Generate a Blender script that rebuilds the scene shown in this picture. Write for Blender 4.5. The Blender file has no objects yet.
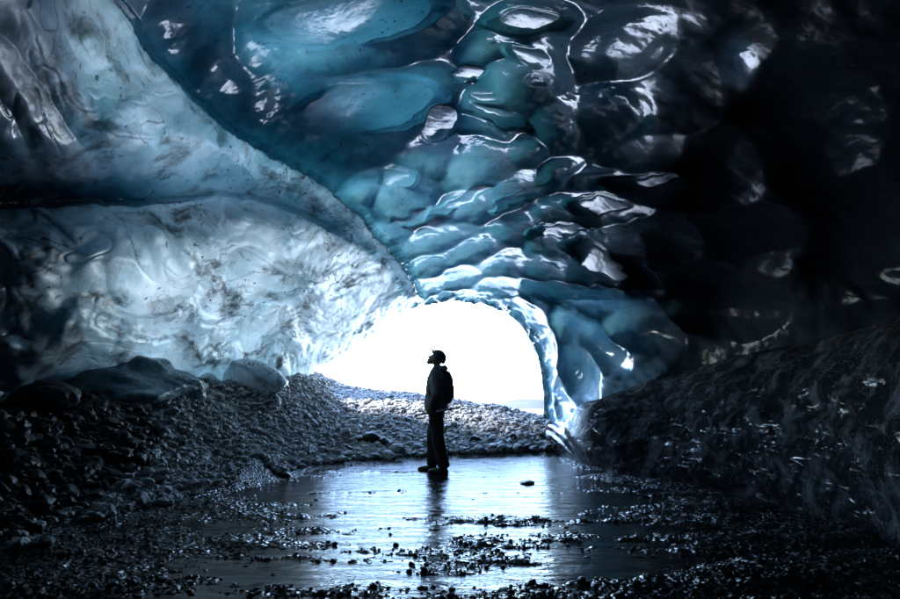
import bpy, bmesh, math, random
import numpy as np
from mathutils import Vector, Matrix

# ------------------------------------------------------------------ camera, sky, sun, exposure
SC = bpy.context.scene
COL = SC.collection
CAM = np.array([0.0, 0.0, 1.0])
FPX = 536.0                                   # focal length in pixels of the 900 px wide photograph
PITCH = math.radians(10.93)
cd = bpy.data.cameras.new('camera'); cam = bpy.data.objects.new('camera', cd); COL.objects.link(cam)
cam.location = CAM; cam.rotation_euler = (math.pi/2 + PITCH, 0, 0)
cd.sensor_width = 36.0; cd.lens = 36.0*FPX/900.0; cd.clip_start = 0.05; cd.clip_end = 3000
SC.camera = cam

SUN_EL, SUN_AZ = math.radians(42), math.radians(-85)      # azimuth from +Y towards +X
W = bpy.data.worlds.new('World'); SC.world = W; W.use_nodes = True
wn = W.node_tree.nodes; bgn = wn['Background']
sky = wn.new('ShaderNodeTexSky'); sky.sky_type = 'NISHITA'; sky.sun_disc = False
sky.sun_elevation = SUN_EL; sky.sun_rotation = SUN_AZ
sky.air_density = 1.0; sky.dust_density = 0.3; sky.ozone_density = 1.0
tint = wn.new('ShaderNodeVectorMath'); tint.operation = 'MULTIPLY'; tint.inputs[1].default_value = (0.92, 0.985, 1.06)   # cool overcast air
W.node_tree.links.new(sky.outputs[0], tint.inputs[0]); W.node_tree.links.new(tint.outputs[0], bgn.inputs[0]); bgn.inputs[1].default_value = 0.12
sl = bpy.data.lights.new('sun', 'SUN'); sl.energy = 1.4; sl.angle = math.radians(24); sl.color = (1.0, 0.99, 0.98)
so = bpy.data.objects.new('sun', sl); COL.objects.link(so); so.location = (-6, 8, 30)
sdir = Vector((math.sin(SUN_AZ)*math.cos(SUN_EL), math.cos(SUN_AZ)*math.cos(SUN_EL), math.sin(SUN_EL)))
so.rotation_euler = sdir.to_track_quat('Z', 'Y').to_euler()
SC.view_settings.view_transform = 'Standard'; SC.view_settings.look = 'None'
SC.view_settings.exposure = 4.75; SC.view_settings.gamma = 1.0
SC.cycles.use_denoising = True
SC.cycles.max_bounces = 7; SC.cycles.diffuse_bounces = 4; SC.cycles.glossy_bounces = 3
SC.cycles.transmission_bounces = 4; SC.cycles.transparent_max_bounces = 4
SC.cycles.sample_clamp_indirect = 6.0

# ------------------------------------------------------------------ small helpers
rng = np.random.default_rng(7)
RIGHT = np.array([1.0, 0, 0]); FWD = np.array([0, math.cos(PITCH), math.sin(PITCH)]); UP = np.array([0, -math.sin(PITCH), math.cos(PITCH)])
def ray(px, py):
    px = np.asarray(px, float); py = np.asarray(py, float)
    d = ((px-450)/FPX)[..., None]*RIGHT + ((299.5-py)/FPX)[..., None]*UP + FWD
    return d
def at_y(px, py, Y):                          # the point of the place seen at a pixel, Y metres ahead
    d = ray(px, py); return CAM + d*(np.asarray(Y, float)/d[..., 1])[..., None]
def at_r(px, py, r):
    d = ray(px, py); d = d/np.linalg.norm(d, axis=-1, keepdims=True); return CAM + d*np.asarray(r, float)[..., None]
def sstep(a, b, x):
    t = np.clip((x-a)/(b-a), 0, 1); return t*t*(3-2*t)

def _hash(ix, iy, iz, seed):
    h = (ix.astype(np.uint32)*np.uint32(374761393) + iy.astype(np.uint32)*np.uint32(668265263)
         + iz.astype(np.uint32)*np.uint32(2147483647) + np.uint32((seed*974634777) & 0xffffffff))
    h = (h ^ (h >> np.uint32(13)))*np.uint32(1274126177)
    h = (h ^ (h >> np.uint32(16)))*np.uint32(2246822519)
    return h ^ (h >> np.uint32(15))
def noise3(p, seed=0):
    p = np.asarray(p, float); i = np.floor(p).astype(np.int64); f = p-i; u = f*f*f*(f*(f*6-15)+10)
    out = 0
    for dx in (0, 1):
        wx = u[:, 0] if dx else 1-u[:, 0]
        for dy in (0, 1):
            wy = u[:, 1] if dy else 1-u[:, 1]
            for dz in (0, 1):
                wz = u[:, 2] if dz else 1-u[:, 2]
                h = _hash(i[:, 0]+dx, i[:, 1]+dy, i[:, 2]+dz, seed)
                gx = ((h & np.uint32(1023)).astype(float)/511.5-1)
                gy = (((h >> np.uint32(10)) & np.uint32(1023)).astype(float)/511.5-1)
                gz = (((h >> np.uint32(20)) & np.uint32(1023)).astype(float)/511.5-1)
                out = out + wx*wy*wz*(gx*(f[:, 0]-dx)+gy*(f[:, 1]-dy)+gz*(f[:, 2]-dz))
    return out                                # about -0.8 .. 0.8
def fbm(p, octv=4, seed=0, gain=0.5, lac=2.03):
    a, s, out = 1.0, 1.0, 0
    for k in range(octv):
        out = out + a*noise3(p*s + 17.3*k, seed+k); a *= gain; s *= lac
    return out
def billow(p, octv=3, seed=0, gain=0.5):
    a, s, out = 1.0, 1.0, 0
    for k in range(octv):
        out = out + a*np.abs(noise3(p*s + 9.1*k, seed+k)); a *= gain; s *= 2.07
    return out

def mesh_from(name, v, faces, smooth=True, normals=None):
    me = bpy.data.meshes.new(name)
    v = np.asarray(v, np.float32); faces = np.asarray(faces, np.int32)
    n, k = faces.shape
    me.vertices.add(len(v)); me.vertices.foreach_set('co', v.ravel())
    me.loops.add(n*k); me.loops.foreach_set('vertex_index', faces.ravel())
    me.polygons.add(n); me.polygons.foreach_set('loop_start', np.arange(0, n*k, k, dtype=np.int32))
    me.polygons.foreach_set('use_smooth', np.full(n, smooth))
    me.update(calc_edges=True)
    if normals is not None: me.normals_split_custom_set_from_vertices(np.asarray(normals, np.float32))
    return me
def attr(me, name, data):
    a = me.attributes.new(name, 'FLOAT', 'POINT'); a.data.foreach_set('value', np.asarray(data, np.float32))
def obj(name, me, mat=None, parent=None):
    o = bpy.data.objects.new(name, me); COL.objects.link(o)
    if mat is not None and not me.materials: me.materials.append(mat)
    if parent is not None: o.parent = parent
    return o
def tag(o, label=None, cat=None, group=None, kind=None):
    for k, v in (('label', label), ('category', cat), ('group', group), ('kind', kind)):
        if v: o[k] = v
    return o
def empty(name, loc=(0, 0, 0)):
    o = bpy.data.objects.new(name, None); COL.objects.link(o); o.location = loc; o.empty_display_size = 0.2
    return o
def grid_faces(nu, nv, keep=None):
    i = np.arange(nu*nv).reshape(nv, nu)
    f = np.stack([i[:-1, :-1], i[:-1, 1:], i[1:, 1:], i[1:, :-1]], -1).reshape(-1, 4)
    return f if keep is None else f[keep]
def sub_mesh(v, faces, *per_vertex):
    used = np.unique(faces); m = np.full(len(v), -1); m[used] = np.arange(len(used))
    return (v[used], m[faces]) + tuple(a[used] for a in per_vertex)
def poly_signed(px, py, pts):
    """distance to an open polyline, positive on its right/upper side when drawn left to right and downwards"""
    pts = np.asarray(pts, float); best = np.full(px.shape, 1e9); sg = np.ones(px.shape); tt = np.zeros(px.shape)
    for k in range(len(pts)-1):
        a, b = pts[k], pts[k+1]; e = b-a; L2 = e@e
        t = ((px-a[0])*e[0]+(py-a[1])*e[1])/L2
        tc = np.clip(t, 0 if k else -9, 1 if k < len(pts)-2 else 9)
        dx = px-a[0]-tc*e[0]; dy = py-a[1]-tc*e[1]; d = np.hypot(dx, dy)
        s = np.sign(dy*e[0]-dx*e[1]); m = d < best-1e-6
        best = np.where(m, d, best); sg = np.where(m, -s, sg); tt = np.where(m, k+np.clip(t, 0, 1), tt)
    return best*np.where(sg == 0, 1, sg), tt
def in_poly(px, py, pts):
    inside = np.zeros(px.shape, bool); n = len(pts)
    for k in range(n):
        x1, y1 = pts[k]; x2, y2 = pts[(k+1) % n]
        if y1 == y2: continue
        c = ((y1 > py) != (y2 > py)) & (px < (x2-x1)*(py-y1)/(y2-y1)+x1)
        inside ^= c
    return inside
def smooth_poly(pts, n=8):
    p = np.asarray(pts, float); out = []
    for k in range(len(p)-1):
        p0, p1, p2, p3 = p[max(k-1, 0)], p[k], p[k+1], p[min(k+2, len(p)-1)]
        for t in np.arange(n)/n:
            out.append(0.5*(2*p1+(p2-p0)*t+(2*p0-5*p1+4*p2-p3)*t*t+(3*p1-p0-3*p2+p3)*t**3))
    out.append(p[-1]); return np.array(out)

# ------------------------------------------------------------------ materials
class NT:
    def __init__(s, name):
        s.m = bpy.data.materials.new(name); s.m.use_nodes = True; s.t = s.m.node_tree; s.n = s.t.nodes; s.n.clear()
        s.out = s.n.new('ShaderNodeOutputMaterial')
    def add(s, typ, ins=None, **props):
        nd = s.n.new(typ)
        for k, v in props.items(): setattr(nd, k, v)
        for k, v in (ins or {}).items():
            sock = nd.inputs[k]
            if isinstance(v, bpy.types.NodeSocket): s.t.links.new(v, sock)
            else: sock.default_value = v
        return nd
    def pos(s): return s.add('ShaderNodeNewGeometry').outputs['Position']
    def noise(s, vec, scale, detail=4, rough=0.55, dist=0.0):
        return s.add('ShaderNodeTexNoise', {'Vector': vec, 'Scale': scale, 'Detail': detail, 'Roughness': rough, 'Distortion': dist}).outputs['Fac']
    def vor(s, vec, scale, feature='F1', out='Distance', rnd=1.0):
        return s.add('ShaderNodeTexVoronoi', {'Vector': vec, 'Scale': scale, 'Randomness': rnd}, feature=feature).outputs[out]
    def math(s, op, a, b=0.0, c=0.0, clamp=False):
        return s.add('ShaderNodeMath', {0: a, 1: b, 2: c}, operation=op, use_clamp=clamp).outputs[0]
    def ramp(s, f, a, b, to0=0.0, to1=1.0):
        return s.add('ShaderNodeMapRange', {0: f, 1: a, 2: b, 3: to0, 4: to1}, interpolation_type='SMOOTHSTEP').outputs[0]
    def mix(s, f, a, b):
        nd = s.add('ShaderNodeMix', data_type='RGBA')
        for sock, v in ((nd.inputs[0], f), (nd.inputs[6], a), (nd.inputs[7], b)):
            if isinstance(v, bpy.types.NodeSocket): s.t.links.new(v, sock)
            else: sock.default_value = v if not isinstance(v, tuple) or len(v) == 4 else (*v, 1)
        return nd.outputs[2]
    def scalevec(s, vec, sc): return s.add('ShaderNodeVectorMath', {0: vec, 1: sc}, operation='MULTIPLY').outputs[0]
    def attr(s, name): return s.add('ShaderNodeAttribute', attribute_name=name).outputs['Fac']
    def bump(s, h, strength, dist): return s.add('ShaderNodeBump', {'Height': h, 'Strength': strength, 'Distance': dist}).outputs[0]
    def bsdf(s, **kw):
        kw = {k.replace('_', ' '): v for k, v in kw.items()}
        return s.add('ShaderNodeBsdfPrincipled', kw).outputs[0]
    def done(s, sh): s.t.links.new(sh, s.out.inputs['Surface']); return s.m
def c4(r, g, b): return (r, g, b, 1.0)

def make_ice():
    """glacier ice: white bubbly ice, clear blue ice and black sediment-laden ice, told apart by the vertex data"""
    n = NT('glacier_ice'); p = n.pos()
    clear = n.attr('clear'); dirt = n.attr('dirt'); black = n.attr('black')
    big = n.noise(p, 0.9, 5, 0.6, 0.6); fine = n.noise(p, 5.0, 6, 0.65)
    cl = n.math('ADD', clear, n.math('MULTIPLY', n.math('SUBTRACT', big, 0.5), 0.9), clamp=True)
    col = n.mix(n.ramp(cl, 0.1, 0.9), (0.68, 0.80, 0.89), (0.022, 0.105, 0.18))
    col = n.mix(n.ramp(fine, 0.52, 0.8, 0, 0.35), col, (0.30, 0.46, 0.56))
    # sediment: dots, stretched flecks, thin bands
    warp = n.add('ShaderNodeVectorMath', {0: p, 1: n.scalevec(n.add('ShaderNodeTexNoise', {'Vector': p, 'Scale': 2.2, 'Detail': 3.0}).outputs['Color'], (0.5, 0.5, 0.5))}, operation='ADD').outputs[0]
    patch = n.ramp(n.noise(p, 1.3, 3), 0.43, 0.58)
    dots = n.math('MULTIPLY', n.ramp(n.vor(warp, 8.0), 0.21, 0.10), patch)
    fdots = n.math('MULTIPLY', n.ramp(n.vor(p, 34.0), 0.26, 0.12), n.ramp(n.noise(p, 2.1, 4), 0.47, 0.62))
    dots = n.math('MAXIMUM', dots, n.math('MULTIPLY', fdots, 0.8))
    band = n.noise(n.scalevec(warp, (0.8, 0.8, 2.6)), 1.0, 2, 0.45)
    vein = n.ramp(n.math('ABSOLUTE', n.math('SUBTRACT', band, 0.5)), 0.014, 0.0)
    vein = n.math('MULTIPLY', vein, n.ramp(n.noise(p, 0.8, 3), 0.42, 0.6))
    veil = n.math('MULTIPLY', n.ramp(n.noise(n.scalevec(warp, (0.7, 0.7, 1.8)), 1.5, 7, 0.72), 0.485, 0.67), 0.92)
    allv = n.math('MAXIMUM', n.math('MAXIMUM', dots, n.math('MULTIPLY', vein, 0.85)), veil)
    sed = n.math('MULTIPLY', allv, dirt, clamp=True)
    sed = n.math('MAXIMUM', sed, n.math('MULTIPLY', dots, 0.9))
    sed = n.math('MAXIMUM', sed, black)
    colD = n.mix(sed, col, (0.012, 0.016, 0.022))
    th = n.attr('thick_shade')  # ice depth plus painted shade, dims the light coming through
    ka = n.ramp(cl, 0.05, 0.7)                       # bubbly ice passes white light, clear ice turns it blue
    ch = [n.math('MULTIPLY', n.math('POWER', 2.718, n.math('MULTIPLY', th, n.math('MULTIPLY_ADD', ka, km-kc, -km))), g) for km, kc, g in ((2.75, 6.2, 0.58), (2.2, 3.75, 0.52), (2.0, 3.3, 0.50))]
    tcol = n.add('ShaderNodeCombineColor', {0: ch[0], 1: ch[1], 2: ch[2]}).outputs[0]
    tcol = n.mix(sed, tcol, (0.001, 0.002, 0.003))
    h = n.math('ADD', n.math('MULTIPLY', n.noise(p, 3.0, 3, 0.5), 1.0), n.math('MULTIPLY', n.noise(p, 14.0, 3, 0.5), 0.12))
    nb = n.bump(h, n.ramp(cl, 0.2, 0.8, 0.5, 0.18), 0.06)
    rough = n.math('ADD', n.ramp(cl, 0.2, 0.8, 0.40, 0.06), n.math('MULTIPLY', sed, 0.12))
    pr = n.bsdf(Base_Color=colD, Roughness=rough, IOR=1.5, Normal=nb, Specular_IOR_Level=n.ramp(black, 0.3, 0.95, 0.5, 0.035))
    tr = n.add('ShaderNodeBsdfTranslucent', {'Color': tcol, 'Normal': nb}).outputs[0]
    mx = n.add('ShaderNodeMixShader', {0: 0.22, 1: pr, 2: tr}).outputs[0]
    return n.done(mx)
ICE = make_ice()

def make_bank():
    n = NT('dirty_black_ice'); p = n.pos()
    s = n.noise(p, 3.5, 8, 0.7, 0.4); g = n.noise(p, 22.0, 5, 0.7)
    col = n.mix(n.ramp(s, 0.45, 0.75), (0.011, 0.013, 0.0155), (0.095, 0.103, 0.115))
    col = n.mix(n.ramp(g, 0.62, 0.78), col, (0.09, 0.095, 0.10)); sparkle = n.math('MULTIPLY', n.ramp(n.vor(p, 45.0), 0.25, 0.1), n.ramp(n.noise(p, 2.6, 5, 0.7), 0.5, 0.65)); col = n.mix(sparkle, col, (0.30, 0.31, 0.33))  # pale specks painted into the colour as sparkle
    h = n.math('ADD', s, n.math('ADD', n.math('MULTIPLY', g, 0.5), n.math('MULTIPLY', n.noise(p, 70.0, 3, 0.6), 0.12)))
    str_ = n.noise(n.scalevec(p, (2.2, 0.9, 5.0)), 2.8, 8, 0.75, 1.2); gl = n.math('MAXIMUM', n.ramp(str_, 0.565, 0.64), n.attr('melt'))
    pr = n.bsdf(Base_Color=col, Roughness=n.math('MULTIPLY_ADD', gl, -0.40, 0.55), IOR=1.33, Specular_IOR_Level=n.math('MULTIPLY_ADD', gl, 0.5, 0.0), Normal=n.bump(h, n.math('MULTIPLY_ADD', gl, -0.3, 0.5), 0.035))
    return n.done(pr)
BANK = make_bank()
def make_ground():
    n = NT('wet_black_gravel'); p = n.pos()
    cells = n.vor(p, 26.0, out='Color'); v = n.vor(p, 26.0); g = n.noise(p, 9.0, 6, 0.7)
    val = n.add('ShaderNodeSeparateColor', {0: cells}).outputs[0]
    col = n.mix(val, (0.02, 0.02, 0.022), (0.11, 0.112, 0.118))
    col = n.mix(n.ramp(g, 0.4, 0.7), col, (0.03, 0.03, 0.032))
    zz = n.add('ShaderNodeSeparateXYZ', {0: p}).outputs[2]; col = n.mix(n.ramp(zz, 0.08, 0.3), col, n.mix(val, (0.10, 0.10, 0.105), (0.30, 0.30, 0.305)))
    warm = n.ramp(n.noise(p, 0.55, 2), 0.6, 0.75, 0, 0.5)
    col = n.mix(warm, col, (0.11, 0.085, 0.06))
    h = n.math('ADD', n.math('MULTIPLY', v, -1.0), n.math('MULTIPLY', g, 0.7))
    z = n.add('ShaderNodeSeparateXYZ', {0: p}).outputs[2]
    wet = n.ramp(z, 0.02, 0.18, 0.16, 0.55)
    return n.done(n.bsdf(Base_Color=col, Roughness=wet, IOR=1.45, Normal=n.bump(h, 0.9, 0.03)))
GROUND = make_ground()
def make_water():
    n = NT('meltwater'); p = n.pos()
    w = n.noise(n.scalevec(p, (1.0, 3.4, 1.0)), 2.4, 5, 0.6, 0.5); w2 = n.noise(n.scalevec(p, (1.0, 2.4, 1.0)), 16.0, 3, 0.6)
    h = n.math('ADD', w, n.math('MULTIPLY', w2, 0.10))
    return n.done(n.bsdf(Base_Color=c4(0.012, 0.014, 0.016), Roughness=n.ramp(n.noise(p, 1.1, 4), 0.4, 0.65, 0.05, 0.20), IOR=1.333, Normal=n.bump(h, 0.42, 0.05)))
WATER = make_water()
def make_stone(name, a, b, rough, spec=0.4):
    n = NT(name); p = n.add('ShaderNodeTexCoord').outputs['Object']; q = n.pos()
    rnd = n.add('ShaderNodeObjectInfo').outputs['Random']
    s = n.noise(q, 7.0, 6, 0.65); g = n.noise(q, 60.0, 3, 0.6)
    col = n.mix(n.ramp(s, 0.3, 0.7), a, b)
    cell = n.add('ShaderNodeSeparateColor', {0: n.vor(q, 15.0, out='Color')}).outputs[0]; col = n.mix(n.math('MULTIPLY', n.math('MULTIPLY', cell, cell), 0.6), col, (0.035, 0.037, 0.042))
    return n.done(n.bsdf(Base_Color=col, Roughness=rough, IOR=1.45, Specular_IOR_Level=spec, Normal=n.bump(n.math('ADD', s, n.math('MULTIPLY', g, .4)), 0.6, 0.02)))
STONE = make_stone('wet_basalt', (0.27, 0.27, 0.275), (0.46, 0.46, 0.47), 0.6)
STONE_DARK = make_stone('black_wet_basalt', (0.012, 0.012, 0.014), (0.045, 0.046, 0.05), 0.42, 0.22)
def make_simple(name, col, rough, var=0.25, scale=30.0, metallic=0.0):
    n = NT(name); p = n.pos(); s = n.noise(p, scale, 4, 0.6)
    lo = tuple(c*(1-var) for c in col); hi = tuple(min(1, c*(1+var)) for c in col)
    return n.done(n.bsdf(Base_Color=n.mix(s, lo, hi), Roughness=rough, Metallic=metallic, Normal=n.bump(s, 0.3, 0.01)))
COVER = make_simple('opaque_outer_shell', (0.06, 0.06, 0.062), 0.9, 0.4, 3.0)  # for the glacier front and the added light blocker

# ------------------------------------------------------------------ the ice cave shell
MOUTH = smooth_poly([(285, 520), (288, 470), (292, 420), (300, 385), (313, 371), (331, 360), (352, 346), (377, 327), (392, 316), (410, 309), (425, 305), (450, 302.5),
         (478, 303.5), (498, 309), (515, 320), (527, 334), (536, 350), (541, 372), (544, 400), (543, 420), (540, 440), (538, 480), (536, 520)], 6)
RIDGE1 = smooth_poly([(20, -220), (75, -60), (110, 0), (132, 28), (150, 55), (172, 78), (195, 103), (240, 140), (290, 166), (320, 186), (345, 206), (375, 236), (398, 262), (412, 285), (416, 300)], 4)
RIDGE2 = smooth_poly([(-260, 214), (-60, 208), (0, 208), (120, 206), (180, 201), (225, 197), (265, 203), (300, 217), (340, 237), (372, 255), (392, 280), (402, 300)], 4)

CTRL = np.array([  # px, py, distance from the eye (m)
 (-300,420,6.2),(-150,410,6.4),(0,405,6.9),(100,395,7.6),(190,384,8.7),(255,378,10.0),(320,365,11.8),(380,325,12.3),(440,303,12.6),(500,308,12.6),(545,350,12.7),(545,430,12.6),
 (-200,300,6.0),(0,300,6.5),(100,300,7.3),(200,300,8.4),(300,290,9.9),(-200,205,5.7),(0,205,6.2),(120,205,7.0),(225,200,8.0),(330,232,9.6),(390,268,11.2),
 (-200,60,5.3),(0,100,5.7),(0,0,5.2),(100,80,6.2),(150,150,6.9),(250,120,7.6),(330,170,9.0),(200,0,6.1),(300,60,7.2),(380,100,7.9),(420,190,9.2),(460,260,11.0),
 (450,0,6.2),(500,90,7.4),(540,180,8.7),(560,250,10.0),(600,0,5.8),(620,120,7.2),(640,220,8.2),(600,300,11.2),(600,400,11.8),(700,300,10.6),(700,400,10.8),(760,60,5.9),(760,200,7.4),
 (900,0,5.0),(900,150,6.4),(900,300,8.2),(900,450,8.4),(1100,300,7.4),(1100,0,4.6),(450,-200,4.9),(0,-250,4.6),(900,-250,4.3),(450,-500,4.1),(-300,-300,4.2),(1200,-300,4.0),(-300,600,6.0),(1200,600,7.0),
 (545,560,12.5),(300,560,12.0),(150,520,8.0),(700,560,8.6)], float)
def tps_fit(P, z):
    d2 = ((P[:, None]-P[None])**2).sum(-1); K = np.where(d2 > 0, 0.5*d2*np.log(d2+1e-12), 0) + np.eye(len(P))*0.02
    A = np.c_[np.ones(len(P)), P]; M = np.block([[K, A], [A.T, np.zeros((3, 3))]])
    return np.linalg.solve(M, np.r_[z, 0, 0, 0])
TPW = tps_fit(CTRL[:, :2]/100, np.log(CTRL[:, 2]))
def tps_eval(px, py):
    out = TPW[len(CTRL)] + TPW[-2]*px/100 + TPW[-1]*py/100
    for k in range(len(CTRL)):
        d2 = (px/100-CTRL[k, 0]/100)**2 + (py/100-CTRL[k, 1]/100)**2
        out = out + TPW[k]*0.5*d2*np.log(d2+1e-12)
    return np.exp(out)
def dir_to_px(d):
    zc = d@FWD; z = np.maximum(zc, 0.2)
    return 450+FPX*(d@RIGHT)/z, 299.5-FPX*(d@UP)/z, zc
def base_r(d):
    px, py, zc = dir_to_px(d)
    r = tps_eval(np.clip(px, -420, 1320), np.clip(py, -600, 620))
    el = d[:, 2]; rb = 1/np.sqrt((1-el**2)/6.6**2 + (el/3.6)**2)
    w = sstep(0.42, 0.66, zc); return rb*(1-w)+r*w, px, py, w

# scallops: hollows melted into the roof; (px, py, long half-axis, short half-axis, angle, depth)
SCAL = [
 (408,192,32,26,10,.30),(368,186,22,14,-20,.20),(352,214,26,16,20,.20),(385,232,34,14,10,.22),(440,236,46,15,-16,.28),(462,208,44,17,-24,.30),(505,188,36,15,-24,.26),
 (480,160,40,26,-10,.34),(430,150,34,22,0,.26),(520,150,30,15,-30,.24),(556,170,32,13,-22,.24),(600,176,44,13,-8,.26),(655,184,48,14,-3,.28),(600,206,46,16,-6,.30),(556,206,38,15,-16,.28),
 (515,224,40,15,-14,.28),(470,248,42,14,-18,.26),(430,262,34,11,-18,.22),(560,240,38,17,-5,.30),(612,240,44,17,5,.32),(664,236,46,18,8,.34),(596,268,40,13,12,.30),(636,276,38,14,28,.32),
 (545,264,30,12,8,.24),(505,262,34,12,-12,.24),(462,276,36,10,-15,.22),(425,286,28,9,-14,.20),(500,284,30,10,-2,.22),(536,288,26,9,20,.22),(565,292,30,10,26,.24),(600,300,36,12,20,.26),
 (470,294,26,6,-6,.16),(440,297,22,6,-8,.14),(500,299,22,6,8,.16),(522,310,20,7,40,.18),(537,326,18,7,55,.18),(548,345,18,8,68,.18),(552,368,18,8,80,.18),(553,392,20,8,86,.18),(552,415,20,9,86,.18),
 (572,330,26,13,60,.24),(582,372,34,16,76,.30),(566,400,28,9,80,.22),(600,340,34,16,40,.28),(640,320,40,20,20,.30),
 (520,75,44,30,-30,.36),(492,105,36,16,8,.28),(545,60,30,46,0,.30),(500,40,40,18,-20,.28),(530,20,44,20,-10,.30),(480,128,34,12,12,.22),(560,110,30,30,0,.26),
 (360,110,66,36,-6,.30),(340,30,90,30,-8,.30),(420,90,40,24,-20,.26),(290,90,50,40,30,.26),(610,110,52,34,-12,.30),(640,150,50,20,-8,.26),(612,44,56,30,-24,.22),(680,90,70,30,-30,.20),(742,62,34,40,10,.16),
 (200,30,46,32,50,.22),(240,80,40,24,50,.22),(270,40,40,40,0,.24),(400,20,60,26,-10,.26),(720,160,60,34,-10,.3),(800,110,70,60,0,.3),(760,230,70,30,0,.3),(720,290,60,30,10,.3),(850,220,70,50,0,.3),
]
FACETS = [(368, 106, 74, 26, -8), (352, 16, 96, 26, -9), (485, 100, 22, 6, 6), (498, 116, 34, 8, 14), (525, 22, 44, 11, -4), (528, 54, 26, 11, 12), (440, 124, 22, 17, -30), (598, 262, 40, 13, 28), 
  (596, 204, 34, 9, -6), (640, 181, 46, 6, -3), (470, 74, 20, 8, 0), (420, 216, 34, 6, -12), (520, 195, 30, 6, -26), (460, 203, 40, 5, -24), (556, 232, 30, 6, -6), (400, 178, 22, 9, 0)]
def scallops(px, py, base, items=None):
    K = 55.0; acc = np.zeros(px.shape); wsum = np.full(px.shape, 1.0)
    rs = np.random.default_rng(11)
    for (cx, cy, a, b, ang, dep) in (items or SCAL):
        t = math.radians(ang); c, s = math.cos(t), math.sin(t)
        a2, b2 = a*1.22, b*(1.6 if b < 12 else 1.42)
        m = (np.abs(px-cx) < a2*1.3+6) & (np.abs(py-cy) < max(a2, b2)*1.3+6)
        if not m.any(): continue
        u = ((px[m]-cx)*c+(py[m]-cy)*s)/a2; v = (-(px[m]-cx)*s+(py[m]-cy)*c)/b2
        f = dep*(1-(u*u+v*v)) + dep*0.35*v
        f = np.where(f > -0.25, f, -0.25)
        wsum[m] += np.exp(np.minimum(K*f, 80))
    return np.log(wsum)/K

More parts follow.
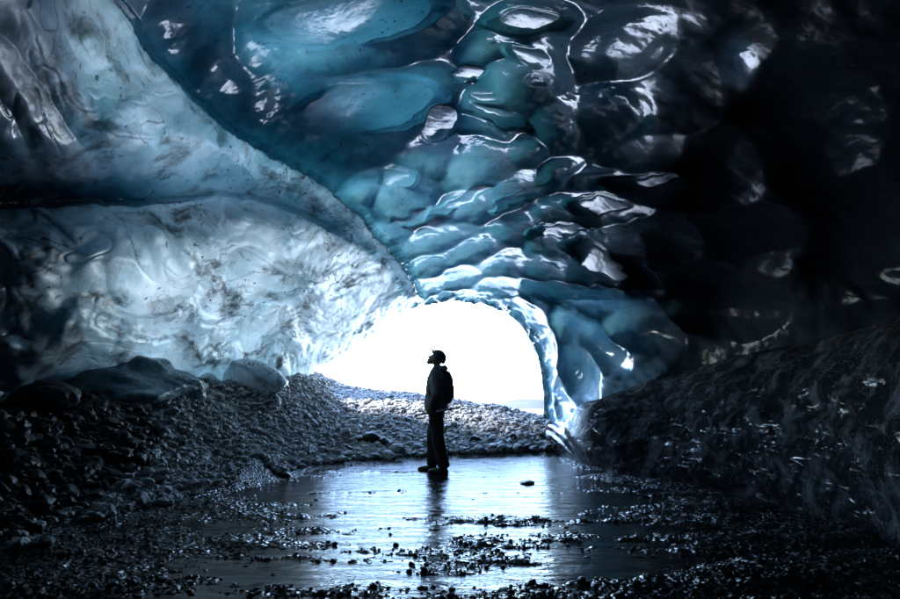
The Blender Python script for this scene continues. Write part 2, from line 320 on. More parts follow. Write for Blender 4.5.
def build_shell():
    r_ = math.radians
    az = np.concatenate([np.linspace(-180, -45, 46)[:-1], np.linspace(-45, 45, 901), np.linspace(45, 180, 46)[1:]])
    el = np.concatenate([np.linspace(-24, -7, 12)[:-1], np.linspace(-7, 43, 541), np.linspace(43, 89.5, 24)[1:]])
    A, E = np.meshgrid(np.radians(az), np.radians(el)); nu, nv = len(az), len(el)
    d = np.stack([np.sin(A)*np.cos(E), np.cos(A)*np.cos(E), np.sin(E)], -1).reshape(-1, 3)
    r, px, py, w = base_r(d)
    r0 = r.copy()
    P0 = CAM + d*r[:, None]
    # wander of the ridge lines, so no edge is a clean curve
    wob = 5*noise3(P0*1.4, 3)+2.6*noise3(P0*4.2, 4)+1.6*noise3(P0*9, 8)
    wob2 = 5*noise3(P0*1.4, 5)+2.6*noise3(P0*4.2, 6)+1.6*noise3(P0*9, 9)
    qx, qy = px+wob, py+wob2
    s1, _ = poly_signed(qx, qy, RIDGE1); s2, _ = poly_signed(qx, qy, RIDGE2)
    left = sstep(470, 380, px)
    # upper left slab (left of ridge 1, above ridge 2)
    m_slab = (s1 < 0) & (s2 > 0); m_wall = (s2 <= 0) & (s1 < 40)
    u = np.clip(-s1/120, 0, 1); dome = np.sqrt(np.maximum(0, 1-(1-u)**2))
    fade = sstep(-330, -110, -np.abs(s1)-0*px)
    slab = -0.95*dome*(0.35+0.65*fade)*sstep(0, 70, s2)
    near = sstep(440, 335, px)                                     # the step dies out towards the mouth
    rec = 0.55*sstep(0, 9, s1)*np.exp(-np.maximum(s1, 0)/150)
    v = np.clip(-s2/75, 0, 1); dome2 = np.sqrt(np.maximum(0, 1-(1-v)**2))
    under = sstep(60, 210, -s2)
    wall = -0.85*dome2*(1-0.75*under)
    notch = 0.75*np.exp(-np.maximum(s2, 0)/26)*sstep(0, 7, s2)*(s1 < 0)
    off = np.where(m_wall, wall, np.where(m_slab, slab+notch, rec))
    off = off*(0.25+0.75*near)*left
    r = r + off*w
    # pillows and creases of the left wall, flow-parallel folds of the slab
    warpv = np.stack([noise3(P0*0.8, 21), noise3(P0*0.8, 22), noise3(P0*0.8, 23)], -1)
    q = P0+0.7*warpv
    pil = billow(q*np.array([0.8, 0.42, 1.15]), 3, 30, 0.40)
    wmask = np.where(m_wall, 1.0, 0.0)*left; size0 = r0/8.0
    r -= wmask*w*(0.70*(pil-0.3))
    rw = np.random.default_rng(33)
    lob = [(rw.uniform(-20, 400), rw.uniform(205, 385), rw.uniform(26, 60), rw.uniform(13, 27), rw.uniform(-2, 34), rw.uniform(.10, .20)) for k in range(70)]
    lob += [(rw.uniform(-20, 330), rw.uniform(0, 200), rw.uniform(40, 90), rw.uniform(14, 26), rw.uniform(34, 52), rw.uniform(.10, .18)) for k in range(40)]
    lo = scallops(px+8*noise3(P0*1.7, 55), py+8*noise3(P0*1.7, 56), r0, lob)
    r += np.where(m_wall | m_slab, 1.0, 0.0)*left*w*(lo-0.05)*0.9*size0
    # long shallow lips running along the lower wall
    lips = np.abs(noise3(q*np.array([0.5, 0.45, 2.6]), 41))
    r -= wmask*w*0.35*(lips-0.2)*sstep(60, 150, -s2)
    crk = np.abs(fbm(q*np.array([1.6, 0.9, 2.2]), 3, 47)); r += np.where(m_wall | m_slab, 1.0, 0.0)*left*w*np.where(m_slab, 0.02, 0.035)*np.exp(-crk/0.03)
    r -= np.where(m_wall | m_slab, 1.0, 0.0)*left*w*0.035*billow(q*np.array([2.4, 1.3, 3.2]), 2, 48)
    fold = np.abs(noise3(np.stack([s1/62.0, (px+py)/340.0, 0*px], -1)+0.5*warpv, 45))
    smask = np.where(m_slab, 1.0, 0.0)*left
    r -= smask*w*(0.34*(fold-0.2)+0.16*(pil-0.35))
    # roof: placed scallops and a general melt relief
    cmask = 1-np.clip(wmask+smask, 0, 1)
    nx, ny = px+9*noise3(P0*1.1, 51)+4*noise3(P0*3.1, 53), py+9*noise3(P0*1.1, 52)+4*noise3(P0*3.1, 54)
    sc = scallops(nx, ny, r0)
    size = r0/8.0
    r += cmask*w*sc*1.75*size*sstep(0, 12, np.where(px < 430, s1, 50))
    r -= cmask*w*0.10*(pil-0.35)
    r += 0.10*fbm(P0*1.3, 3, 60)*w + (1-w)*0.35*fbm(P0*0.6, 3, 61)
    r += 0.012*fbm(P0*6, 3, 62)
    # smooth melted facets that tilt the wet roof towards the daylight
    mouthc = np.array([-0.2, 12.4, 2.75]); r_pre = r.copy()
    nx, ny = nx+7*noise3(P0*1.9, 57)+4*noise3(P0*4.5, 58), ny+7*noise3(P0*1.9, 59)+4*noise3(P0*4.5, 63)
    for cx, cy, a, b, ang in FACETS:
        t = math.radians(ang); c, s_ = math.cos(t), math.sin(t); ex, ey = nx-cx, ny-cy
        qq = np.sqrt(((ex*c+ey*s_)/a)**2+((-ex*s_+ey*c)/b)**2); m = (qq < 1.25) & (w > 0.9)
        if not m.any(): continue
        rc = np.median(r[m & (qq < 0.6)]); dc = ray(np.array(cx), np.array(cy)); dc = dc/np.linalg.norm(dc); p0 = dc*rc
        hv = -dc; tm = mouthc-CAM-p0; tm = tm/np.linalg.norm(tm); nf = hv+tm; nf /= np.linalg.norm(nf)
        rp = (p0@nf)/np.minimum(d[m]@nf, -0.05)
        rp = rp + 0.05*(qq[m]**2)*rc/8
        wt = sstep(1.12, 0.86, qq[m]); r[m] = r[m]*(1-wt)+rp*wt
    # the rim of the mouth thins and rolls outwards
    ox, oy = px+5*noise3(P0*1.6, 131)+4.5*noise3(P0*4.0, 132)+2.4*noise3(P0*9.5, 133), py+5*noise3(P0*1.6, 134)+4.5*noise3(P0*4.0, 135)+2.4*noise3(P0*9.5, 136)
    sm, _ = poly_signed(ox, oy, MOUTH)
    dist = np.abs(sm)
    r += w*0.8*np.exp(-dist/7.0)
    rimw = np.exp(-dist/26.0)*w
    V = CAM + d*r[:, None]
    # material data: clear/white ice, dirt, black sediment ice
    clear = np.where(m_wall, 0.10+0.25*sstep(120, 0, px)+0.15*under, np.where(m_slab, 0.22+0.45*sstep(60, 190, -s1), 0.62))
    clear = clear*left + 0.72*(1-left)
    clear = np.where(w < 0.5, 0.9, clear)
    dirt = np.where(m_wall, 1.0, np.where(m_slab, 0.9, 0.3))*left + 0.2*(1-left)
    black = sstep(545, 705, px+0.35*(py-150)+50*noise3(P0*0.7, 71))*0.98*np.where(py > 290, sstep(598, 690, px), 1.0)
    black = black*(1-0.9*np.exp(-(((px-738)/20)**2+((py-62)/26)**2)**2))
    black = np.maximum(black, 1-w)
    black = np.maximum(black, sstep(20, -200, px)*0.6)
    thick_shade = np.maximum(r0+off*w+0.85-r_pre, 0.44)
    for cx, cy, a, b in ((368, 106, 95, 42), (352, 16, 120, 42)): thick_shade = thick_shade + 0.24*np.exp(-(((px-cx)/a)**2+((py-cy)/b)**2)**2)  # extra depth put in to dim the glow behind the big facets
    thick_shade = thick_shade + 0.9*np.exp(-((s1-38)/34)**2)*sstep(190, 120, py)*(s1 > 0) + np.where(m_slab, 0.011*np.maximum(0, -s1-55), 0)*left  # shade of the recess and lower slab, put in as extra depth
    thick_shade = thick_shade + np.where(m_slab, 0.85*np.exp(-np.maximum(s2, 0)/24), 0)*left*sstep(380, 330, px)  # shade along the crease, put in as extra depth
    thick_shade = thick_shade + np.where(m_wall, 0.007*np.maximum(0, 150-px), 0) + (1-left)*0.004*np.maximum(0, px-470)*(py < 300)  # wall shaded to the left and roof to the right, the same way
    # grid normals
    G = V.reshape(nv, nu, 3); du = np.gradient(G, axis=1); dv = np.gradient(G, axis=0)
    N = np.cross(dv, du).reshape(-1, 3); N /= np.linalg.norm(N, axis=1, keepdims=True)+1e-12
    flip = (N*d).sum(1) > 0; N[flip] *= -1
    F = grid_faces(nu, nv)
    fx, fy = ox[F].mean(1), oy[F].mean(1)
    F_ok = ~(in_poly(fx, fy, MOUTH) & (w[F].mean(1) > 0.9))
    F = F[F_ok]
    fr = np.where(m_wall & (left > 0.5), 0, np.where(m_slab & (left > 0.5), 1, 2))
    fr = np.where((fr == 2) & (rimw > 0.22) & (px > 410), 3, fr)
    fr = np.where((fr >= 2) & (px > 553) & (px < 606) & (py > 308), 4, fr)
    fr = np.where(w < 0.5, 5, fr)
    reg = np.max(fr[F], axis=1)
    return V, F, N, reg, dict(clear=clear, dirt=dirt, black=black, thick_shade=np.clip(thick_shade, 0.05, 6))

V, F, N, REG, AT = build_shell()
cave = tag(empty('ice_cave', (0, 6, 0)), 'blue and white melted ice cave of the glacier arching over the gravel floor', 'ice cave')
def cpart(name, me, mat, label=None):
    o = obj(name, me, mat, cave); o.matrix_parent_inverse = Matrix.Translation((0, -6, 0))
    if label: o['label'] = label
    return o
for k, (nm, lab) in enumerate([('lower_wall', 'pale pillowed ice wall with dark sediment veins'), ('upper_wall', 'slanting pale slab of ice with flow lines'),
        ('ceiling', 'glossy blue scalloped ice roof'), ('arch_rim', 'thin glassy scalloped rim of the cave mouth'), ('pillar', 'clear grey ice column beside the cave mouth'), ('rear_wall', None)]):
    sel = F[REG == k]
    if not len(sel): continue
    v, f, nn, a1, a2, a3, a4 = sub_mesh(V, sel, N, AT['clear'], AT['dirt'], AT['black'], AT['thick_shade'])
    me = mesh_from(nm, v, f, True, nn); attr(me, 'clear', a1); attr(me, 'dirt', a2); attr(me, 'black', a3); attr(me, 'thick_shade', a4)
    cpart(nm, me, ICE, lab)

# the glacier front round the mouth
mo = MOUTH[12:-6]; rr = tps_eval(mo[:, 0], mo[:, 1])+0.75; P = at_r(mo[:, 0], mo[:, 1], rr); cen = np.array([-0.3, 12.0, 0.3])
rings = [(1.0, 0.0, 0), (1.03, 0.5, 0.02), (1.18, 1.0, 0.1), (1.7, 1.5, 0.5), (3.2, 2.2, 1.4), (7.0, 3.0, 2.0)]
vv = np.concatenate([cen+(P-cen)*s+np.array([0, yo, zo]) for s, yo, zo in rings]); nr = len(P)
cpart('glacier_front', mesh_from('glacier_front', vv, grid_faces(nr, len(rings))), COVER)

# ------------------------------------------------------------------ ground and water
CREST = [at_y(np.array(a), np.array(b), 13.4) for a, b in ((230, 372), (285, 374), (313, 373), (340, 387), (380, 393), (430, 396), (470, 404), (500, 407), (540, 418), (600, 430), (700, 440))]
CX = np.array([-9, -5.6]+[c[0] for c in CREST]+[9]); CH = np.array([1.7, 1.75]+[c[2] for c in CREST]+[0.6])
WALLBASE = np.array([at_r(np.array(a), np.array(b), np.array(c)) for a, b, c in ((-150, 412, 6.1), (0, 406, 6.6), (100, 398, 7.4), (190, 386, 8.5), (255, 379, 9.9), (292, 375, 11.0), (306, 375, 12.0))])
def ground_h(x, y, detail=True):
    p = np.stack([x, y, 0*x], -1)
    H = np.interp(x, CX, CH)
    foot = np.interp(x, [-4, -2.6, -1.6, -0.6, 0.5, 2.2], [7.6, 8.1, 8.9, 9.7, 10.2, 10.8])
    t = np.clip((y-foot)/(13.4-foot), 0, 1.0)
    m1 = H*(0.6*t+0.4*sstep(0, 1, t))
    m1 = m1*(1-0.7*sstep(13.8, 19, y))
    xf = np.interp(y, [2, 4.6, 6.2, 7.4, 9], [-4.4, -3.75, -3.05, -2.75, -2.5])
    t2 = np.clip((xf-x)/1.45, 0, 1.6)
    m2 = 0.98*sstep(0, 1.15, t2)*sstep(2.5, 4.2, y)
    hump = 0.16*np.exp(-((x+3.55)/0.6)**2-((y-7.0)/0.8)**2) + 0.26*np.exp(-((x+2.7)/0.6)**2-((y-8.9)/0.5)**2)
    wb = WALLBASE; best = np.full(x.shape, 1e9); zz = np.zeros(x.shape); side_ = np.ones(x.shape)
    for k in range(len(wb)-1):
        a, b = wb[k], wb[k+1]; e = b-a; t_ = np.clip(((x-a[0])*e[0]+(y-a[1])*e[1])/(e[0]**2+e[1]**2), 0 if k else -3, 1)
        dx, dy = x-a[0]-t_*e[0], y-a[1]-t_*e[1]; dd = np.hypot(dx, dy); m = dd < best
        best = np.where(m, dd, best); zz = np.where(m, a[2]+np.clip(t_, 0, 1)*e[2], zz); side_ = np.where(m, np.sign(dx*e[1]-dy*e[0]), side_)
    m3 = zz*np.where(side_ < 0, 1.0, 1-sstep(0.0, 1.5, best-0.05))*sstep(2.0, 4.0, y)*sstep(14.6, 13.2, y)
    h = np.maximum(np.maximum(m1, m2), m3)+hump*sstep(-2.2, -3.0, x)
    dry = sstep(0.02, 0.35, h)
    if detail:
        h = h + dry*(0.13*fbm(p*1.1, 3, 80)+0.05*fbm(p*4.5, 3, 81))
        # the wet flat: shoals of grit between films of water
        shoal = 0.055*fbm(p*np.array([0.55, 0.8, 1])+3.1, 3, 82)+0.028*fbm(p*3.6, 3, 83)+0.020*fbm(p*11, 2, 84)
        side = 0.035*sstep(0.8, 2.4, np.abs(x+0.15-0.05*(y-4)))+0.006*sstep(5.5, 3.0, y)+0.062*fbm(p*np.array([0.8, 3.2, 1])+7.7, 4, 87)*sstep(9.2, 7.4, y)-0.026*sstep(4.6, 6.2, y)*sstep(3.4, 2.2, np.abs(x+0.5))
        h = h + (1-dry)*(shoal+side-0.013)
    else: h = h-0.01
    far = sstep(17, 32, y); h = h*(1-far)+far*(0.15+0.5*fbm(p*0.1, 3, 86))
    return h
azg = np.concatenate([np.linspace(-180, -46, 30)[:-1], np.linspace(-46, 46, 560), np.linspace(46, 180, 30)[1:]])
rg = np.concatenate([[0.3, 0.8], np.geomspace(1.3, 15, 390), np.geomspace(15.5, 900, 40)])
A, R_ = np.meshgrid(np.radians(azg), rg); gx, gy = (R_*np.sin(A)).ravel(), (R_*np.cos(A)).ravel()
gz = ground_h(gx, gy)
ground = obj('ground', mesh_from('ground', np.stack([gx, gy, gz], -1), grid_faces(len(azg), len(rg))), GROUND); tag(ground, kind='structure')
gv = [(-6, -6, 0), (6, -6, 0), (6, 11.6, 0), (-6, 11.6, 0)]
water = obj('water', mesh_from('water', gv, [(0, 1, 2, 3)]), WATER); tag(water, kind='structure')

# ------------------------------------------------------------------ unseen opaque shell added over the cave to block sun and sky
def build_blocker():
    az = np.radians(np.linspace(-180, 180, 145)); el = np.radians(np.linspace(-14, 89, 60))
    A, E = np.meshgrid(az, el); d = np.stack([np.sin(A)*np.cos(E), np.cos(A)*np.cos(E), np.sin(E)], -1).reshape(-1, 3)
    r, px, py, w = base_r(d); V = CAM+d*(r*1.04+1.1+0.25*fbm(d*3, 3, 90))[:, None]
    F = grid_faces(len(az), len(el)); fx, fy, fw = px[F].mean(1), py[F].mean(1), w[F].mean(1)
    hole = in_poly(fx, fy, LIGHT_HOLE) & (fw > 0.3)
    hole |= in_poly(fx, fy, [(150, 700), (200, 290), (640, 260), (680, 700)]) & (fw > 0.3)
    return sub_mesh(V, F[~hole])
LIGHT_HOLE = [(-60, 100), (-40, -160), (420, -140), (470, 40), (520, 190), (540, 300), (400, 320), (330, 370), (160, 400), (60, 330), (-20, 250)]  # gap placed to let daylight onto the left wall and middle roof
v, f = build_blocker()
cpart('light_blocker', mesh_from('light_blocker', v, f), COVER)

# ------------------------------------------------------------------ far hill outside the mouth
HILLM = make_simple('snow_dusted_moraine', (0.016, 0.0165, 0.018), 0.9, 0.5, 0.35)
hx = np.linspace(-2, 30, 90); hy = np.linspace(50, 75, 30); X, Y = np.meshgrid(hx, hy); X, Y = X.ravel(), Y.ravel()
pp = np.stack([X, Y, 0*X], -1)
Z = -0.2+1.55*np.exp(-((X-9)/5.5)**2-((Y-62)/6)**2)+0.9*np.exp(-((X-19)/6)**2-((Y-62)/6)**2)+0.35*fbm(pp*0.35, 4, 91)
tag(obj('hill', mesh_from('hill', np.stack([X, Y, Z], -1), grid_faces(90, 30)), HILLM), kind='structure')

# snow sheet added beyond the mouth to bounce daylight onto the roof
SNOW = make_simple('snow', (0.78, 0.79, 0.80), 0.8, 0.06, 0.8)
sx = np.linspace(-70, 70, 141); sy = np.concatenate([np.linspace(15.6, 30, 40), np.geomspace(31, 160, 40)]); X, Y = np.meshgrid(sx, sy); X, Y = X.ravel(), Y.ravel()
Z = ground_h(X, Y, False)+0.14+0.05*fbm(np.stack([X, Y, 0*X], -1)*0.5, 3, 92)
tag(obj('bounce_snow', mesh_from('bounce_snow', np.stack([X, Y, Z], -1), grid_faces(141, 80)), SNOW), kind='structure')

# ------------------------------------------------------------------ bank of dirty ice on the right
def build_bank():
    foot_px = smooth_poly([(530, 447), (543, 452), (565, 461), (590, 470), (620, 478), (650, 484), (700, 494), (762, 509), (830, 530), (900, 560), (990, 610), (1100, 690)], 10)
    top_px = smooth_poly([(530, 441), (543, 431), (560, 421), (580, 407), (605, 394), (650, 381), (700, 368), (750, 356), (800, 344), (850, 332), (910, 316), (1000, 290)], 10)
    d = ray(foot_px[:, 0], foot_px[:, 1]); foot = CAM+d*((-0.06-1.0)/d[:, 2])[:, None]
    k = np.linspace(0, 1, len(top_px)); ty = foot[:, 1]*np.interp(k, [0, 0.3, 0.6, 1], [1.03, 1.17, 1.26, 1.5]); top = at_y(top_px[:, 0], top_px[:, 1], ty)
    ex = np.arange(1, 16)[:, None]*np.array([[0.03, -0.45, 0.0]]); foot = np.vstack([foot, foot[-1]+ex]); top = np.vstack([top, top[-1]+ex]); k = np.arange(len(foot))
    nu, nt = 440, 170
    ki = np.linspace(0, len(k)-1, nu); lerp = lambda C: np.stack([np.interp(ki, np.arange(len(k)), C[:, j]) for j in range(3)], -1)
    foot, top = lerp(foot), lerp(top)
    T = np.linspace(0, 1.6, nt)[:, None, None]
    P = foot+(top-foot)*np.minimum(T, 1)
    n = np.cross(np.gradient(foot, axis=0), top-foot); n /= np.linalg.norm(n, axis=1, keepdims=True); n *= np.sign(-n[:, :1])
    kr = np.hanning(61); kr /= kr.sum(); n = np.stack([np.convolve(np.pad(n[:, j], 30, 'edge'), kr, 'valid') for j in range(3)], -1); n /= np.linalg.norm(n, axis=1, keepdims=True)
    P = P + n*0.22*np.sin(np.pi*np.clip(T, 0, 1))**0.8*np.interp(ki, [0, 12, 40, 110], [0.2, 0.8, 1.0, 1.4])[None, :, None]
    over = np.maximum(T-1, 0); out = np.array([0.75, 0.25, 0.0])
    P = P + over*out*2.2 + over*np.array([0, 0, 1.0])*(-0.25)
    Q = P.reshape(-1, 3)
    S = np.broadcast_to(ki[None, :], (nt, nu)).ravel(); Tt = np.broadcast_to(T[:, :, 0], (nt, nu)).ravel()
    fl = np.abs(noise3(np.stack([S*0.16+Tt*2.2, Tt*0.7, 0*S], -1), 101))          # melt flutes running down the end
    flw = np.exp(-((S-17)/13)**2)
    strat = np.abs(noise3(np.stack([S*0.03, (Q[:, 2]-0.22*Q[:, 0])*3.6, 0*S], -1)+0.3*np.stack([noise3(Q*1.2, 105)]*3, -1), 102))
    disp = 0.12*fbm(Q*0.9, 2, 103)+0.012*fbm(Q*5.5, 4, 104)+0.30*(fl-0.2)*flw+0.10*(0.25-strat)*(1-flw)+0.016*fbm(Q*13, 3, 106)*(1-flw)
    nn = np.broadcast_to(n[None], (nt, nu, 3)).reshape(-1, 3)
    Q = Q+nn*(disp*sstep(0, 0.06, Tt))[:, None]
    return Q, grid_faces(nu, nt), np.clip(flw*1.2-0.1, 0, 1)
v, f, melt = build_bank()
me = mesh_from('ice_bank', v, f); attr(me, 'melt', melt); bank = obj('ice_bank', me, BANK)
tag(bank, 'black dirt-laden glossy ice bank sloping up along the right side of the cave', 'ice bank')

# ------------------------------------------------------------------ ice blocks
def rock_mesh(name, seed, sub=3, cuts=7, rough=0.05, scale=(1, 1, 1), lims=(0.62, 0.88), flat=False):
    rs = np.random.default_rng(seed); bm = bmesh.new(); bmesh.ops.create_icosphere(bm, subdivisions=sub, radius=1.0)
    P = np.array([v.co for v in bm.verts])
    for k in range(cuts):
        nrm = rs.normal(size=3); nrm /= np.linalg.norm(nrm); lim = rs.uniform(*lims)
        e = P@nrm-lim; P = P-np.where(e > 0, e*0.92, 0)[:, None]*nrm
    P = P*(1+rough*fbm(P*2.2+seed, 3, seed))[:, None]; P = P*np.array(scale)
    for v, c in zip(bm.verts, P): v.co = c
    me = bpy.data.meshes.new(name); bm.to_mesh(me); bm.free()
    for p in me.polygons: p.use_smooth = not flat
    return me
def make_netted():
    n = NT('cracked_ice'); p = n.add('ShaderNodeTexCoord').outputs['Object']; q = n.pos()
    wv = n.add('ShaderNodeVectorMath', {0: q, 1: n.scalevec(n.add('ShaderNodeTexNoise', {'Vector': q, 'Scale': 4.0, 'Detail': 4.0}).outputs['Color'], (0.5, 0.5, 0.5))}, operation='ADD').outputs[0]
    e = n.vor(wv, 5.5, 'DISTANCE_TO_EDGE')
    crack = n.math('MULTIPLY', n.ramp(e, 0.075, 0.01), n.ramp(n.noise(q, 2.5, 3), 0.40, 0.52))
    col = n.mix(n.ramp(n.noise(q, 2.2, 4), 0.42, 0.6), (0.34, 0.42, 0.48), (0.78, 0.83, 0.87))
    col = n.mix(crack, col, (0.015, 0.017, 0.02))
    return n.done(n.bsdf(Base_Color=col, Roughness=0.22, IOR=1.4, Normal=n.bump(n.math('ADD', e, n.noise(q, 12.0, 4)), 0.5, 0.03)))
NETTED = make_netted()
def make_clear():
    n = NT('dark_clear_ice'); q = n.pos(); s = n.noise(q, 2.6, 5, 0.6, 0.4); g = n.vor(q, 30.0)
    col = n.mix(n.ramp(s, 0.35, 0.7), (0.05, 0.11, 0.15), (0.32, 0.42, 0.48))
    col = n.mix(n.ramp(g, 0.22, 0.1, 0, 0.8), col, (0.5, 0.56, 0.6))
    return n.done(n.bsdf(Base_Color=col, Roughness=0.13, IOR=1.4, Normal=n.bump(n.math('ADD', s, n.math('MULTIPLY', n.noise(q, 11.0, 5, 0.65), 0.4)), 0.7, 0.06)))
CLEAR = make_clear()
def ground_hit(px, py):
    Y = np.linspace(3.0, 14.5, 1200); P = at_y(np.full(1200, float(px)), np.full(1200, float(py)), Y)
    k = np.argmax(P[:, 2] < np.maximum(ground_h(P[:, 0], P[:, 1]), 0)); return P[k]
def place(name, me, mat, px, py, Y, rot=(0, 0, 0), scale=1.0, z=None):
    o = obj(name, me, mat); p = at_y(np.array(px), np.array(py), Y) if Y else ground_hit(px, py); o.location = p if z is None else (p[0], p[1], p[2]+z)
    o.rotation_euler = rot; o.scale = (scale,)*3
    return o
tag(place('ice_block', rock_mesh('ice_block', 5, 5, 8, 0.07, (0.72, 0.5, 0.46), (0.4, 0.75)), NETTED, 249, 389, 8.7, (0.1, 0.28, 0.25)), 'fallen ice block netted with dark cracks on gravel under the pale wall', 'ice block')
tag(place('ice_block', rock_mesh('ice_shard', 8, 3, 8, 0.05, (0.20, 0.16, 0.17)), NETTED, 204, 384, 8.0, (0.2, -0.3, 0.4)), 'small dark ice shard left of the cracked ice block', 'ice block')
tag(place('ice_ledge', rock_mesh('ice_ledge', 12, 5, 9, 0.22, (1.25, 0.7, 0.62), (0.5, 0.85)), CLEAR, 112, 404, 6.55, (0.0, 0.05, 0.62)), 'dark blue clear ice ledge at the foot of the pale left wall', 'ice ledge')

# ------------------------------------------------------------------ stones
tag(place('boulder', rock_mesh('boulder_a', 21, 5, 9, 0.12, (0.34, 0.29, 0.24), (0.5, 0.85)), STONE_DARK, 42, 404, 5.35, (0, 0, 0.3)), 'large dark rounded boulder on top of the rubble at far left', 'boulder')
for i, (px, py, Y, s, lab) in enumerate([
    (371, 441, 0, 0.15, 'rounded dark boulder, upper one of three left of the person'), (382, 445, 0, 0.14, 'rounded dark boulder, middle one of three left of the person'),
    (397, 453, 0, 0.17, 'rounded grey boulder nearest the water left of the person'), (285, 476, 0, 0.075, 'small black rock standing alone in the shallow water'),
    (527, 484, 0, 0.10, 'low dark wet rock in the bright water between person and ice bank'), (500, 450, 0, 0.13, 'grey boulder at the gravel foot right of the person'), (478, 451, 0, 0.12, 'flat grey boulder at the gravel foot just right of the legs')]):
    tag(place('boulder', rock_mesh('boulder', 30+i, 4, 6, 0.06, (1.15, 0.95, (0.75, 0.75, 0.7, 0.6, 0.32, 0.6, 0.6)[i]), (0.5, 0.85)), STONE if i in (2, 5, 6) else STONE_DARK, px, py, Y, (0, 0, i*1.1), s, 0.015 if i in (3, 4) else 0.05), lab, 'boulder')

def scatter(n, xr, yr, seed, accept):
    rs = np.random.default_rng(seed); x = rs.uniform(*xr, n); y = rs.uniform(*yr, n); h = ground_h(x, y)
    m = accept(x, y, h, rs); return x[m], y[m], h[m]
def visible(x, y, z):
    d = np.stack([x, y, z-1.0], -1); px = 450+FPX*(d@RIGHT)/(d@FWD); py = 299.5-FPX*(d@UP)/(d@FWD)
    return (px > -60) & (px < 960) & (py < 640), px, py
def shield(x, y): return np.hypot(x+0.19, y-7.75) > 0.32
STONE_N = 10
variants = [rock_mesh('stone', 50+k, 3, 12, 0.14, (1.15, 0.95, 0.75), (0.45, 0.8), True) for k in range(STONE_N)]
for k, me in enumerate(variants): me.materials.append(STONE if k % 2 else STONE_DARK)
small = []
for k in range(8):
    rs = np.random.default_rng(200+k); bm = bmesh.new(); bmesh.ops.create_icosphere(bm, subdivisions=1, radius=1.0)
    P = np.array([v.co for v in bm.verts])*(1+rs.uniform(-0.28, 0.18, (len(bm.verts), 1)))*np.array([1.15, 0.95, 0.7])
    small.append((P, np.array([[v.index for v in f.verts] for f in bm.faces]))); bm.free()
# subdivision 1 in this API is the 12-vertex solid: 20 faces a piece
bm = None
def merged(name, x, y, z, r, mat, seed):
    rs = np.random.default_rng(seed); vs, fs, off = [], [], 0
    for k in range(8):
        m = np.arange(len(x)) % 8 == k; n = m.sum()
        if not n: continue
        P, Fk = small[k]; a = rs.uniform(0, 6.283, n); b = rs.normal(0, 0.35, n); ca, sa, cb, sb = np.cos(a), np.sin(a), np.cos(b), np.sin(b)
        Z0 = 0*a; Rm = np.stack([np.stack([ca*cb, -sa, ca*sb], -1), np.stack([sa*cb, ca, sa*sb], -1), np.stack([-sb, Z0, cb], -1)], 1)
        Vk = np.einsum('nij,kj->nki', Rm, P)*r[m][:, None, None]+np.stack([x[m], y[m], z[m]], -1)[:, None]
        vs.append(Vk.reshape(-1, 3)); fs.append((Fk[None]+(np.arange(n)*len(P))[:, None, None]).reshape(-1, 3)+off); off += n*len(P)
    return obj(name, mesh_from(name, np.concatenate(vs), np.concatenate(fs), False), mat)
rs = np.random.default_rng(5)
x, y, h = scatter(110000, (-5.6, 3.4), (3.4, 14.2), 6, lambda x, y, h, r: (h > 0.06) & ((y > 7.5) | (x < -2.6)) & (r.random(len(x)) < np.where(x < -3, 0.75, 1.0)))
vis, px, py = visible(x, y, h); x, y, h, px, py = [a[vis] for a in (x, y, h, px, py)]
rad = np.exp(rs.normal(math.log(0.023), 0.5, len(x))); rad = np.clip(rad, 0.012, 0.13)
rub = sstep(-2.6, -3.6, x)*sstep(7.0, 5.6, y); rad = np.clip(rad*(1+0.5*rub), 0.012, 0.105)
low = sstep(0.7, 0.15, h)*sstep(-3, -2, x); rad = np.clip(rad*(1+0.45*low), 0.012, 0.14)
dist = np.hypot(x, y); order = np.argsort(-rad/dist)
big = order[:300]; rest = order[300:]
zc = h+rad*0.28
for i in big:
    me = variants[(2*(i % 5) + (0 if rub[i] > 0.5 else i % 3 > 0)) % STONE_N]; o = bpy.data.objects.new('stone', me); COL.objects.link(o)
    o.location = (x[i], y[i], zc[i]); o.scale = (rad[i],)*3; o.rotation_euler = (rs.normal(0, .3), rs.normal(0, .3), rs.uniform(0, 6.28))
    size = 'big' if rad[i] > 0.085 else 'middling' if rad[i] > 0.062 else 'small'
    if rub[i] > 0.5:
        where = 'on top of the rubble heap near the far left boulder' if h[i] > 0.72 else 'halfway down the rubble heap at lower left' if h[i] > 0.36 else 'at the wet foot of the rubble heap at lower left'
        tag(o, '%s angular dark stone %s' % (size, where), 'stone', 'stones in the rubble heap')
    else:
        where = ('on the gravel slope below the dark ice ledge' if px[i] < 200 else 'on the gravel slope below the cracked ice block' if px[i] < 310 else 'on the gravel mound left of the person' if px[i] < 425 else 'on the gravel mound right of the person')
        low_ = 'low down ' if h[i] < 0.4 else 'high up '
        tag(o, '%s angular grey stone %s%s' % (size, low_, where), 'stone', 'larger stones on the gravel mounds')
rest = rest[:34000]
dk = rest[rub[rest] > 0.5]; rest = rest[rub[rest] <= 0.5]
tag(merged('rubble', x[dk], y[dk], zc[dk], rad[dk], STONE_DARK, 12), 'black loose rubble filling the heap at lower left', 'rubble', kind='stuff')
g = merged('gravel', x[rest], y[rest], zc[rest], rad[rest], STONE, 9)
tag(g, 'grey loose gravel covering the mounds before the cave mouth', 'gravel', kind='stuff')
